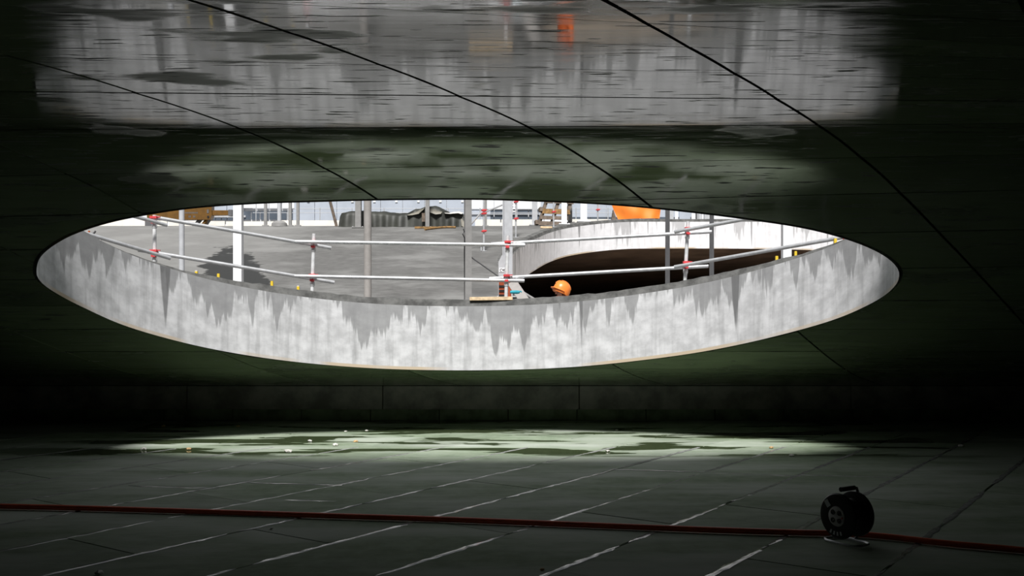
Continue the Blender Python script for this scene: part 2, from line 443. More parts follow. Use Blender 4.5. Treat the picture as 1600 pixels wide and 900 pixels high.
for ri in range(len(ROWS)-1):
    for li in range(len(LINES)-1):
        q = np.array([corner(ROWS[ri], LINES[li]), corner(ROWS[ri], LINES[li+1]), corner(ROWS[ri+1], LINES[li+1]), corner(ROWS[ri+1], LINES[li])])
        if q[:, 1].max() > 14.85: q[:, 1] = np.minimum(q[:, 1], 14.85)
        if q[2, 1]-q[1, 1] < .15: continue
        cx, cy = q.mean(0)
        if cy < 2.4 or abs(cx) > .56*cy+1.6: continue
        if inside(q, offset(H1, -.05)).all(): continue
        du = (q[1]-q[0])/np.linalg.norm(q[1]-q[0]); dv = (q[3]-q[0])/np.linalg.norm(q[3]-q[0])
        gu, gv = .014, .008
        q = q+np.array([du*gu+dv*gv, -du*gu+dv*gv, -du*gu-dv*gv, du*gu-dv*gv])
        nu, nv = 12, 6
        g = np.array([(q[0]*(1-s)+q[1]*s)*(1-t)+(q[3]*(1-s)+q[2]*s)*t for t in np.linspace(0, 1, nv+1) for s in np.linspace(0, 1, nu+1)])
        idx = lambda i, j: j*(nu+1)+i
        ring = [idx(i, 0) for i in range(nu)]+[idx(nu, j) for j in range(nv)]+[idx(i, nv) for i in range(nu, 0, -1)]+[idx(0, j) for j in range(nv, 0, -1)]
        edges = [(ring[k], ring[(k+1) % len(ring)]) for k in range(len(ring))]
        near = inside(g, offset(H1, .4)).any()
        if near:
            n0 = len(g); hp = H1p
            sel = g.tolist()+hp.tolist()
            poly = q
            v, f = tri2d(sel, edges+loop_edges(n0, len(hp)), lambda c: inside(c, poly) & ~inside(c, hp))
        else:
            v, f = tri2d(g.tolist(), edges, lambda c: inside(c, q))
        if len(f) < 2: continue
        tilt = rowtilt[ri]+RNG.normal(0, .0012)
        z = S(v[:, 0], v[:, 1])+tilt*(v[:, 1]-cy)
        nb = len(v); be = boundary(f); nn = SN(v[:, 0], v[:, 1]); nn[:, 1] += tilt; nn /= np.linalg.norm(nn, axis=1, keepdims=True)
        V = np.vstack([np.column_stack([v, z])]); bv = sorted({a for e in be for a in e}); mp = {a: nb+i for i, a in enumerate(bv)}
        # skirt up to the joint bed, with its own verts
        lo = V[bv].copy(); hi = V[bv].copy(); hi[:, 2] = S(hi[:, 0], hi[:, 1])+.032; k = len(bv)
        V = np.vstack([V, lo, hi]); cen = v.mean(0)
        fl = [tuple(t[::-1]) for t in f]+[(mp[a], mp[b], mp[b]+k, mp[a]+k) for a, b in be]
        sn = np.column_stack([lo[:, :2]-cen, np.zeros(k)]); sn /= np.maximum(np.linalg.norm(sn, axis=1, keepdims=True), 1e-6)
        o = link('soffit_panel', V, fl, M['soffit'], ceiling, normals=np.vstack([nn, sn, sn])); npan += 1

# ---------------------------------------------------------------- ground, kerb, added walls
KY = 14.9
floor = empty('floor'); floor['kind'] = 'structure'; floor['label'] = 'slab floor under the concrete shell, wet near the kerb'
MB().box((0, (Y0+KY+.5)/2, -.1), (2*XW, KY+.5-Y0, .1)).build('floor_bed', M['joint'], floor)
ang = math.radians(35); fd = np.array([math.sin(ang), math.cos(ang)]); fr = np.array([math.cos(ang), -math.sin(ang)])
org = np.array([X(905, 8.03), 8.03]); LW = .835; LL = 2.62
def clip(poly, a, b, c):
    """keep a*x+b*y<=c"""
    out = []
    for i in range(len(poly)):
        p, q = poly[i], poly[(i+1) % len(poly)]; dp = a*p[0]+b*p[1]-c; dq = a*q[0]+b*q[1]-c
        if dp <= 0: out.append(p)
        if dp*dq < 0: out.append(p+(q-p)*dp/(dp-dq))
    return out
rest = MB()
for i in range(-26, 27):
    sh = (i*.37 % 1)*LL
    for j in range(-14, 15):
        w0, w1 = i*LW+.006, (i+1)*LW-.006; l0, l1 = j*LL+sh+.005, (j+1)*LL+sh-.005
        q = [org+fr*w0+fd*l0, org+fr*w1+fd*l0, org+fr*w1+fd*l1, org+fr*w0+fd*l1]
        for cl in ((0, 1, KY), (0, -1, -Y0), (1, 0, XW), (-1, 0, XW)): q = clip(q, *cl) if len(q) > 2 else []
        if len(q) < 3: continue
        qa = np.array(q); c = qa.mean(0); n = len(q); dz = RNG.normal(0, .0015)
        a2_ = offset(qa[::-1] if False else qa, -.006)
        V = [(p[0], p[1], -.05) for p in qa]+[(p[0], p[1], dz-.006) for p in qa]+[(p[0], p[1], dz) for p in a2_]
        Fc = [tuple(range(2*n, 3*n))]+[(k*n+m, k*n+(m+1) % n, (k+1)*n+(m+1) % n, (k+1)*n+m) for k in range(2) for m in range(n)]
        vis = qa[:, 1].max() > 5.4 and np.min(np.abs(qa[:, 0])-.53*qa[:, 1]) < .3
        if vis:
            b = MB().add(V, Fc); b.build('floor_slab', M['floor'], floor)
        else: rest.add(V, Fc)
tag(rest.build('floor_slabs_beyond', M['floor'], floor), kind='stuff')
# wet mortar squeezed up out of the joints
def bead(p, q, rg):
    d = (q-p); L = np.linalg.norm(d); d = d/L; s = np.array([d[1], -d[0]]); b = MB(); t = 0
    while t < L:
        run = rg.uniform(.5, 2.2); n = max(3, int(run/.07)); V = []; 
        for k in range(n+1):
            tt = min(L, t+run*k/n); e = min(1, k/2, (n-k)/2)
            w = (.018+rg.uniform(0, .012))*max(.25, e); h = (.008+rg.uniform(0, .006))*max(.1, e); o = rg.normal(0, .004)
            c = p+d*tt+s*o
            for a in (-1, -.6, -.2, .2, .6, 1): V.append((c[0]+s[0]*w*a, c[1]+s[1]*w*a, .0015+.0026*(1-a*a)*(.6+.8*rg.uniform())))
        b.add(V, [(6*k+m, 6*k+m+1, 6*k+m+7, 6*k+m+6) for k in range(n) for m in range(5)])
        t += run+rg.choice([.0, .03, .12, .4], p=[.4, .3, .2, .1])
    return b
rg = np.random.default_rng(3)
for i in range(-16, 12):
    p0 = org+fr*i*LW
    t0, t1 = (5.6-p0[1])/fd[1], (11.9-p0[1])/fd[1]
    if i in (3, 2): t1 = (13.5-p0[1])/fd[1]
    p, q = p0+fd*t0, p0+fd*t1
    if p[0] > 5.5 or q[0] < -7.5: continue
    bead(p, q, rg).build('joint_bead', M['bead'], floor)
for px, py, px2 in ((200, 759, 340), (385, 754, 535), (430, 781, 525), (1115, 740, 1250), (1250, 742, 1405), (950, 733, 1115)):
    d = EYE*F/(py-HY); d2 = EYE*F/(py+(px2-px)*.03-HY)
    bead(np.array([X(px, d), d]), np.array([X(px2, d2), d2]), rg).build('joint_bead', M['bead'], floor)

kerb = empty('trim_1'); kerb['kind'] = 'structure'; kerb['label'] = 'low concrete kerb along the foot of the shell'
xs = [X(p, KY) for p in (-1500, -900, -420, -60, 292, 598, 905, 1330, 1515, 1900, 2400, 3100)]
for a, b in zip(xs[:-1], xs[1:]):
    MB().box(((a+b)/2, KY+.17, (.165+.515)/2), (b-a-.012, .34, .35)).build('kerb_beam', M['kerb'], kerb, bevel=.008)
for k in range(-20, 21):
    MB().box((X(578, KY)+k*1.035+.5175, KY+.19, .08), (1.023, .28, .165)).build('kerb_block', M['kerb_low'], kerb, bevel=.006)
MB().box((0, (KY+.4+Y1)/2, .1), (2*XW, Y1-KY-.4+.1, .4)).build('floor_patio', M['ground2'])['kind'] = 'structure'
bpy.data.objects['floor_patio']['label'] = 'ground under the second shell'
for nm, x in (('added_wall_left', -XW), ('added_wall_right', XW)):  # unseen side walls, added so no sky light enters from the sides
    ys = np.linspace(Y0, Y1, 120); V = []
    for y in ys:
        for dx in (0, .3*(1 if x > 0 else -1)):
            V += [(x+dx, y, -.15), (x+dx, y, float(S(x, y))+.5)]
    n = len(ys); Fc = []
    for k in range(n-1):
        a, b = 4*k, 4*k+4; Fc += [(a, a+1, b+1, b), (a+2, b+2, b+3, a+3), (a+1, a+3, b+3, b+1)]
    o = link(nm, V, Fc, M['wall']); o['kind'] = 'structure'; o['label'] = 'unseen side wall added below the shell to keep sky light out'
MB().box((0, Y0-.1, 1.2), (2*XW+.6, .2, 2.7)).build('added_wall_back', M['wall'])['kind'] = 'structure'  # unseen, added to shut out sky light from behind
MB().box((0, Y1+.1, 2.1), (2*XW+.6, .2, 4.6)).build('added_wall_front', M['wall'])['kind'] = 'structure'  # unseen, added so the space under the second shell stays dark
bpy.data.objects['added_wall_back']['label'] = 'unseen wall added behind the viewer to keep sky light out'; bpy.data.objects['added_wall_front']['label'] = 'unseen end wall added below the second shell to keep it dark'

# ---------------------------------------------------------------- steel columns
def column(px, d, w, mat, label, kind='box', h=3.6, plate=True, rz=0, group='steel columns on the shell', base=None):
    x = X(px, d); z = Tf(x, d); b = .25
    r = empty('steel_column', label, 'column', group, (x, d, z-.01), rz)
    m = MB()
    if kind == 'round': m.lathe([(w/2, 0), (w/2, h)], 20)
    elif kind == 'box': m.box((0, 0, h/2), (w, w, h))
    else:
        t = w*.10
        m.box((0, -w/2+t/2, h/2), (w, t, h)); m.box((0, w/2-t/2, h/2), (w, t, h)); m.box((0, 0, h/2), (t, w-2*t, h))
    m.build('shaft', M[mat], r, smooth=(kind == 'round'))
    if plate:
        MB().box((0, 0, .012), (w*2.1, w*2.1, .025)).build('base_plate', M[mat], r)
        for sx in (-1, 1):
            for sy in (-1, 1):
                MB().lathe([(.014, .024), (.014, .045)], 6, Matrix.Translation((sx*w*.85, sy*w*.85, 0))).build('bolt', M['galv'], r)
    return r
column(372.5, 14.9, .125, 'white', 'bright white square column behind the rim, left of the two white ones')
column(1228.5, 14.9, .125, 'white', 'bright white square column behind the rim, right of the two white ones')
column(284, 16.2, .088, 'lgrey', 'thin light grey round column left of the left white column', 'round')
column(574.5, 16.2, .125, 'taupe', 'taupe round column standing alone left of the tarpaulin pile', 'round')
column(731, 17.0, .112, 'grey', 'mid grey square column with a cable clipped to its side', 'box', rz=.25)
column(793, 18.4, .185, 'lgrey', 'broad light grey I-section column behind the middle guard rail post', 'I', rz=math.pi/2)
column(1043, 14.6, .047, 'dgrey', 'slim dark grey column left of the right guard rail post and nearest it', 'box', rz=.7)
column(1112, 14.6, .047, 'dgrey', 'slim dark grey column right of the right guard rail post', 'box', rz=.7)
column(415, 30.8, .085, 'grey', 'thin grey far column nearest the wet patch, leftmost of the far ones', 'box')
c = column(436.5, 30.6, .125, 'lgrey', 'pale far column standing on a dark rounded footing', 'round', plate=False)
MB().lathe([(.24, -.01), (.23, .10), (.16, .16), (.13, .17)], 20).build('footing', M['grey'], c, smooth=True)
column(453.5, 30.8, .09, 'grey', 'thin grey far column just right of the pale one with footing', 'box')
column(465.5, 30.8, .085, 'grey', 'thin grey far column, right one of the close pair', 'box')
column(560, 29.85, .172, 'grey', 'grey I-section column in front of the left end of the tarpaulin pile', 'I')
column(668, 29.85, .12, 'grey', 'grey square column in front of the peak of the tarpaulin pile', 'box')
column(758.5, 30.6, .09, 'grey', 'thin grey column behind the braced scaffold standard', 'box')
column(835.5, 31.2, .165, 'lgrey', 'light grey square column behind the left side of the leaning pallet', 'box')
column(881.5, 30.25, .16, 'white', 'white I-section column with wide base plate beside the pallet', 'I')
column(890.5, 31.4, .14, 'grey', 'grey square column directly behind the white one beside the pallet', 'box')
column(912, 31.1, .195, 'white', 'white I-section column on the patio edge left of the orange tarpaulin', 'I')

# ---------------------------------------------------------------- guard rail around the opening
rail = empty('guard_rail', 'galvanised scaffold tube guard rail with red clamps along the far rim', 'guard rail')
POST = [(139, 352, 11.3, 337), (241.5, 12.6), (490.5, 13.35), (793.5, 13.5), (1075, 13.2), (1322, 11.6)]
posts = []
def add_post(px, d, ytop, ys, lean):
    x = X(px, d); z0 = Tf(x, d)-.005; zt = Z(ytop, d)
    b = Vector((x-lean*(zt-z0), d, z0)); t = Vector((x, d, zt))
    zm = Z(ys[0], d)-.07
    pm = b.lerp(t, (zm-z0)/(zt-z0)) if zt > zm > z0 else t
    o = MB().tube([b, t], .0242, 14).build('post', M['galv_post'], rail, smooth=True)
    MB().lathe([(.075, 0), (.075, .008)], 16, Matrix.Translation(b)).build('base_plate', M['galv'], rail)
    zl = Z(ys[1], d)-.085
    for zc in (Z(ys[0], d)-.075, zl):
        if zc < z0+.05: continue
        p = b.lerp(t, (zc-z0)/(zt-z0))
        MB().lathe([(.026, -.03), (.032, -.02), (.032, .02), (.026, .03)], 14, Matrix.Translation(p)).build('collar', M['galv_post'], o, smooth=True)
    for yc in ys:
        for dy in (-4, 4):
            zc = Z(yc+dy, d); 
            if zc > zt-.005 or zc < z0: continue
            p = b.lerp(t, (zc-z0)/(zt-z0)); w = .058 if dy < 0 else .034
            c = MB().lathe([(.028, -.014), (w*.75, -.016), (w*.75, .016), (.028, .014)], 12, Matrix.Translation(p))
            c.box(p+Vector((0, -.045, 0)), (w*1.5, .03, .028))
            if dy < 0: c.box(p+Vector((.02, -.02, .006)), (.12, .022, .012))
            c.build('clamp', M['red'], o)
add_post(241.5, 12.6, 336, (344, 396), .0)
add_post(490.5, 13.35, 365, (381.5, 434), .03)
add_post(793.5, 13.5, 368, (382, 434.5), .03)
add_post(1075, 13.2, 346, (361, 414), .05)
add_post(1324, 11.75, 315, (330, 378), .02)
add_post(100, 11.5, 300, (310, 360), .0)
def rtube(a, b, off):
    p = P(*a); q = P(*b); p.y += off; q.y += off
    MB().tube([p, q], .0242, 12).build('rail_tube', M['galv'], rail, smooth=True)
rtube((240, 339, 12.55), (516, 387, 13.45), .055); rtube((92, 352, 11.6), (268, 404, 12.7), -.055)
rtube((213, 390, 12.5), (521, 441, 13.45), .055)
rtube((90, 305, 11.6), (263, 352.5, 12.65), -.055)
rtube((463, 378, 13.3), (820, 383.5, 13.55), -.055); rtube((462, 431.5, 13.3), (819, 439, 13.55), -.055)
rtube((767, 381, 13.5), (1113, 361.5, 13.2), .055); rtube((765, 435, 13.5), (1108, 415.5, 13.2), .055)
rtube((1053, 363, 13.25), (1345, 310, 11.7), -.06); rtube((1053, 417.5, 13.25), (1345, 366, 11.7), -.06)

# ---------------------------------------------------------------- things on the rim
YST = [(307, 424, 'yellow and white anchor stub at the left end of the rim'), (341.5, 429, 'tall yellow anchor stub just left of the left white column'), (425, 440.5, 'yellow anchor stub between the left white column and the second post'),
       (466, 447.5, 'yellow anchor stub just left of the second guard rail post'), (1213.5, 401.5, 'bright yellow anchor stub just left of the right white column'),
       (1243, 394, 'small yellow anchor stub just right of the right white column'), (1305, 374, 'yellow anchor stub at the right end of the rim')]
H1m = offset(H1, .16); H1f = H1m[H1m[:, 1] > 10.9]
for px, yt, lab in YST:
    pxs = CX+F*H1f[:, 0]/H1f[:, 1]; k = np.argmin(np.abs(pxs-px)); y = H1f[k, 1]; x = X(px, y)
    zb = Tf(x, y)-.035; zt = max(Z(yt, y), zb+.06)
    r = empty('anchor_stub', lab, 'anchor', 'yellow anchor stubs along the rim', (x, y, zb))
    h = zt-zb; w = .032 if px != 1243 else .028
    m = MB().box((0, 0, h/2), (w, .03, h)).box((.012, -.01, h*.08), (w*1.6, .035, h*.16)).box((0, 0, h*.45), (w*1.2, .034, h*.1))
    m.build('strap', M['yellow'], r, bevel=.003)
    MB().box((0, 0, h+.006), (w*.9, .028, .012)).build('tip', M['plastic'] if px in (307, 466) else M['yellow'], r)
kk = [q for q in H1 if abs(q[0]+.28) < .12 and q[1] > 11][0]
d = kk[1]+.10
pl = MB().box((X(767.5, d), d, float(S(*kk))+TH+.008), (X(801, d)-X(734, d), .12, .045), Matrix.Rotation(-.012, 3, 'Y'))
tag(pl.build('timber_plank', M['wood'], bevel=.004), 'short fresh timber plank lying on the rim beside the middle post', 'plank')
rg = np.random.default_rng(11)
for px, s in ((800, .020), (853, .026), (862, .016), (903, .026), (1143, .022), (166, .02), (180, .022), (220, .03), (248, .018), (352, .035), (360, .03), (415, .02), (1290, .03), (1318, .04)):
    pxs = CX+F*H1f[:, 0]/H1f[:, 1]; k = np.argmin(np.abs(pxs-px)); y = H1f[k, 1]; x = X(px, y)
    bm = bmesh.new(); bmesh.ops.create_icosphere(bm, subdivisions=2, radius=s)
    for v in bm.verts: v.co *= 1+rg.uniform(-.22, .22); v.co.z *= .7
    me = bpy.data.meshes.new('mortar_crumb'); bm.to_mesh(me); bm.free(); me.materials.append(M['pebble'])
    o = bpy.data.objects.new('mortar_crumb', me); COL.objects.link(o); o.location = (x, y, Tf(x, y)-.03+s*.5)
    tag(o, 'pale mortar crumb lying on the slab rim', 'crumb', 'mortar crumbs on the rim')

# things just behind the rim near the middle post
d = 17.6; x = X(784, d); z = Tf(x, d)
g = empty('site_generator', 'orange and black site machine half hidden behind the middle post', 'machine', None, (x+.06, d, z-.02))
MB().box((0, 0, .25), (.22, .4, .42)).build('body', M['rust'], g, bevel=.02)
for k in range(4): MB().box((-.06, -.205, .12+.08*k), (.10, .02, .035)).build('grille_slot', M['black'], g)
MB().tube([(-.09, -.15, .45), (-.09, -.15, .53), (-.09, .15, .53), (-.09, .15, .45)], .012, 8).build('handle', M['black'], g)
for s in (-1, 1): MB().box((s*.08, 0, .02), (.04, .4, .05)).build('skid', M['black'], g)
d = 18.0; x = X(784, d); z = Tf(x, d)
b = empty('formwork_board', 'grey upright board with a white marked tag beside the broad column', 'board', None, (x, d, z))
zt = Z(399, d)-z
MB().prism([(-.06, -.02), (.05, -.02), (.05, zt), (0, zt), (-.06, zt-.12)], -.015, .015).build('panel', M['lgrey'], b)
tz = Z(422, d)-z
MB().box((.015, -.02, tz), (.125, .008, .075)).build('tag', M['white'], b)
for k, (dx, s) in enumerate(((-.025, .022), (.012, .014), (.045, .02))):
    pts = [(.015+dx+s*math.cos(a)*.9, -.0255, tz+s*math.sin(a)) for a in np.linspace(.6, 5.2 if k != 1 else 6.2, 14)]
    MB().tube(pts, .005, 6).build('tag_mark', M['black'], b)
d = 16.9
def plank(name, a, b, w, t, mat, lab, cat):
    a, b = Vector(a), Vector(b); ax = (b-a).normalized(); n = Vector((0, -1, .15)).normalized(); s = ax.cross(n).normalized(); n = s.cross(ax)
    V = [p+s*i*w/2+n*j*t/2 for p in (a, b) for i in (-1, 1) for j in (-1, 1)]
    m = MB().add(V, [(0, 1, 3, 2), (4, 6, 7, 5), (0, 4, 5, 1), (2, 3, 7, 6), (0, 2, 6, 4), (1, 5, 7, 3)])
    return tag(m.build(name, mat, bevel=.003), lab, cat)
pk = plank('leaning_board', P(800, 441, 16.6), P(840, 500, 16.0), .16, .03, M['taupe'], 'taupe board leaning down over the patio edge right of the middle post', 'board')
gl = MB(); c = P(805, 456.5, 16.15)
gl.lathe([(.002, -.085), (.03, -.08), (.036, -.03), (.04, .03), (.03, .07), (.002, .08)], 12, Matrix.Translation(c) @ Matrix.Rotation(math.pi/2, 4, 'Y') @ Matrix.Diagonal((.75, 1.0, 1, 1)))
for k in range(3): gl.tube([c+Vector((.05, -.02+.02*k, .0)), c+Vector((.09, -.02+.02*k, .015)), c+Vector((.105, -.02+.02*k, -.004))], .011, 8)
tag(gl.build('work_glove', M['teal'], smooth=True), 'teal work glove lying on the leaning board', 'glove')
s = MB().tube([P(796, 444, 16.9), P(842, 472, 16.3)], .022, 10).build('loose_tube', M['grey'], smooth=True)
tag(s, 'grey scaffold tube slanting down over the patio edge', 'tube')
s = MB().tube([P(735, 401, 17.1), P(779, 432, 17.3)], .013, 8).build('brace_rod', M['dgrey'], smooth=True)
tag(s, 'thin dark rod bracing the mid grey square column', 'rod')
m = MB().tube([P(724, 358, 16.9), P(725.5, 362, 16.88), P(723, 366, 16.88), P(726, 372, 16.9), P(725.5, 392, 16.92), P(725.5, 470, 16.92)], .009, 8)
tag(m.build('cable', M['black'], smooth=True), 'black cable with a plug hanging down the mid grey column', 'cable')

# left end: a short post with two slanting props
d = 12.6; x = X(153.5, d); z = Tf(x, d)
r = empty('edge_prop', 'short grey prop frame at the far left end of the rim', 'prop', None, (x, d, z-.03))
MB().box((-.008, 0, .36), (.018, .03, .72)).build('upright', M['dgrey'], r)
MB().box((.022, 0, .36), (.03, .02, .72)).build('strip', M['plastic'], r)
MB().box((.01, 0, .02), (.09, .09, .02)).build('foot', M['taupe'], r)
tag(MB().tube([P(135, 378, 12.1), P(149.5, 361, 12.1)], .012, 8).build('slanting_rod', M['dgrey']), 'dark slanting rod at the far left end of the rim', 'rod')
tag(MB().tube([P(127.5, 375.5, 12.0), P(140, 361, 12.0)], .012, 8).build('orange_rod', M['orange_wear']), 'orange slanting rod at the far left end of the rim', 'rod')

# ---------------------------------------------------------------- worker in the second patio
def worker():
    px, d = 880, 17.0; gz = .30
    r = empty('person', 'worker in orange workwear and orange helmet standing behind the rim', 'person', None, (X(px, d), d, gz), math.radians(-70))
    # local frame: faces -y; x is to the figure's left
    J = {'pel': (0, 0, .95, .15, .11), 'wai': (0, .0, 1.10, .145, .105), 'che': (0, .0, 1.30, .175, .12), 'nkb': (0, .01, 1.46, .085, .075), 'nck': (0, -.01, 1.53, .055, .058),
         'jaw': (0, -.035, 1.585, .062, .075), 'hed': (0, -.03, 1.67, .078, .095), 'crn': (0, -.02, 1.745, .06, .075)}
    E_ = [('pel', 'wai'), ('wai', 'che'), ('che', 'nkb'), ('nkb', 'nck'), ('nck', 'jaw'), ('jaw', 'hed'), ('hed', 'crn')]
    for s, n in ((-1, 'R'), (1, 'L')):
        J.update({'sh'+n: (s*.19, 0, 1.42, .062, .062), 'el'+n: (s*.25, .03, 1.13, .046, .046), 'wr'+n: (s*.24, -.10, .90, .03, .03), 'ha'+n: (s*.235, -.13, .83, .04, .022),
                  'hi'+n: (s*.10, 0, .88, .092, .098), 'kn'+n: (s*.12, -.02, .50, .066, .068), 'an'+n: (s*.13, .02, .10, .046, .05), 'to'+n: (s*.15, -.16, .045, .045, .036), 'he'+n: (s*.13, .06, .045, .042, .036)})
        E_ += [('che', 'sh'+n), ('sh'+n, 'el'+n), ('el'+n, 'wr'+n), ('wr'+n, 'ha'+n), ('pel', 'hi'+n), ('hi'+n, 'kn'+n), ('kn'+n, 'an'+n), ('an'+n, 'to'+n), ('an'+n, 'he'+n)]
        for k, (fx, fl) in enumerate(((-.026, .060), (-.009, .072), (.009, .068), (.026, .054))):
            a, b_ = 'fa%d' % k+n, 'fb%d' % k+n
            J[a] = (s*.235+fx*.6, -.145+fx*.3, .79, .009, .009); J[b_] = (s*.235+fx*.75, -.135+fx*.2, .79-fl, .008, .008); E_ += [('ha'+n, a), (a, b_)]
        J['th'+n] = (s*.205, -.165, .84, .010, .010); J['tt'+n] = (s*.20, -.185, .80, .009, .009); E_ += [('wr'+n, 'th'+n), ('th'+n, 'tt'+n)]
    names = list(J); ix = {n: i for i, n in enumerate(names)}
    me = bpy.data.meshes.new('body_skeleton'); me.from_pydata([J[n][:3] for n in names], [(ix[a], ix[b]) for a, b in E_], [])
    o = bpy.data.objects.new('body_skeleton', me); COL.objects.link(o)
    sk = o.modifiers.new('skin', 'SKIN')
    if not me.skin_vertices: me.skin_vertices_new() if hasattr(me, 'skin_vertices_new') else None
    for n in names:
        sv = me.skin_vertices[0].data[ix[n]]; sv.radius = J[n][3:5]; sv.use_root = (n == 'pel')
    ss = o.modifiers.new('sub', 'SUBSURF'); ss.levels = 2; ss.render_levels = 2
    dg = bpy.context.evaluated_depsgraph_get(); nm = bpy.data.meshes.new_from_object(o.evaluated_get(dg))
    bpy.data.objects.remove(o)
    body = bpy.data.objects.new('body', nm); COL.objects.link(body); body.parent = r
    nm.materials.clear()
    for k in ('skin', 'orange_wear', 'sole', 'navy'): nm.materials.append(M[k])
    for p in nm.polygons:
        c = p.center; p.use_smooth = True
        hand = abs(c.x) > .16 and c.z < .90 and c.z > .68
        p.material_index = 0 if (c.z > 1.53 or hand) else (3 if c.z > 1.45 and abs(c.x) < .12 else (2 if c.z < .13 else 1))
    # face
    f = MB(); f.add([(0, -.155, 1.635), (-.016, -.12, 1.63), (.016, -.12, 1.63), (0, -.118, 1.685)], [(0, 1, 2), (0, 2, 3), (0, 3, 1), (1, 3, 2)]); f.build('nose', M['skin'], r)
    for s in (-1, 1):
        MB().lathe([(.002, -.012), (.011, -.006), (.012, 0), (.011, .006), (.002, .012)], 10, Matrix.Translation((s*.032, -.112, 1.672))).build('eye', M['hair'], r, smooth=True)
        MB().lathe([(.004, -.03), (.014, -.02), (.018, .005), (.016, .02), (.004, .032)], 10, Matrix.Translation((s*.083, -.02, 1.655)) @ Matrix.Diagonal((.5, 1, 1, 1))).build('ear', M['skin'], r, smooth=True)
    MB().box((0, -.113, 1.598), (.05, .012, .010)).build('mouth', M['orange_wear'], r)
    MB().lathe([(.082, -.11), (.088, -.07), (.086, -.02), (.07, .0)], 20, Matrix.Translation((0, .0, 1.72)) @ Matrix.Diagonal((.9, .98, 1, 1))).build('hair', M['hair'], r, smooth=True)
    # helmet, tipped forward
    hm = Matrix.Translation((0, -.022, 1.712)) @ Matrix.Rotation(math.radians(-24), 4, 'X') @ Matrix.Scale(1.1, 4)
    h = MB(); prof = [(.118, -.07), (.120, -.045), (.122, 0), (.116, .045), (.096, .085), (.066, .112), (.03, .126), (.004, .13)]
    h.lathe(prof, 32, hm @ Matrix.Diagonal((.94, 1.14, 1, 1)))
    h.build('helmet', M['helmet'], r, smooth=True)
    bm = MB(); n = 14
    V = []
    for k in range(n+1):
        a = math.pi+math.pi*k/n; c, s_ = math.cos(a), math.sin(a)
        for rr, zz in ((.112, -.012), (.150, -.03), (.150, -.038), (.112, -.024)): V.append(hm @ Vector((c*rr*.9, s_*rr*1.2, zz)))
    bm.add(V, [(4*k+i, 4*k+(i+1) % 4, 4*k+4+(i+1) % 4, 4*k+4+i) for k in range(n) for i in range(4)]); bm.build('helmet_brim', M['helmet'], r, smooth=True)
    MB().tube([hm @ Vector((0, math.sin(a)*-.142, .012+math.cos(a)*.122)) for a in np.linspace(-1.25, 1.25, 13)], .010, 8).build('helmet_ridge', M['helmet'], r, smooth=True)
worker()

# ---------------------------------------------------------------- scaffold standards on the far slab
def standard(px, ytop, ybase, rosettes, label, extra=None):
    # depth where the base stands on the slab top
    ds = np.arange(17.5, 33, .02); zz = T((px-CX)/F*ds, ds); pr = HY-F*(zz-EYE)/ds
    d = float(ds[np.argmin(np.abs(pr-ybase))]); x = X(px, d); z = Tf(x, d)
    r = empty('scaffold_standard', label, 'scaffold', 'scaffold standards on the far slab', (x, d, z-.01))
    h = Z(ytop, d)-z+.01
    MB().lathe([(.024, .0), (.024, h)], 12).build('tube', M['galv'], r, smooth=True)
    MB().box((0, 0, .006), (.15, .15, .012)).build('base_plate', M['galv'], r)
    for y in rosettes:
        zc = Z(y, d)-z
        MB().lathe([(.03, -.02), (.065, -.012), (.065, .012), (.03, .02)], 12, Matrix.Translation((0, 0, zc))).box((.02, -.05, zc+.015), (.11, .03, .03)).build('clamp', M['red'], r)
    return r, d, z
r, d, z = standard(756, 312, 392, (328.5, 333.5, 361), 'scaffold standard with three red clamps and a slanting brace')
def loc(p): return p-r.location
MB().tube([loc(P(731, 356, d+.1)), loc(P(752, 332, d+.06)), ], .022, 10).build('brace', M['galv'], r, smooth=True)
MB().tube([loc(P(754, 333, d+.06)), loc(P(790, 318, d+.8))], .022, 10).build('brace', M['galv'], r, smooth=True)
MB().tube([loc(P(752, 386, d-.07)), loc(P(752, 392, d-.07))], .02, 10).build('stub', M['galv'], r)
r, d, z = standard(806, 300, 371, (315, 341.5), 'scaffold standard with a ladder bracket right of the broad column')
for y in (317, 321.5, 326, 330.5): MB().tube([loc(P(801, y, d)), loc(P(806, y, d))], .012, 8).build('rung', M['galv'], r)
MB().tube([loc(P(801, 312, d)), loc(P(801, 332, d))], .014, 8).build('ladder_side', M['galv'], r)
r, d, z = standard(865, 300, 354.5, (331,), 'scaffold standard in front of the leaning pallet')
r, d, z = standard(934, 300, 346, (327.5,), 'scaffold standard between the white column and orange tarpaulin')

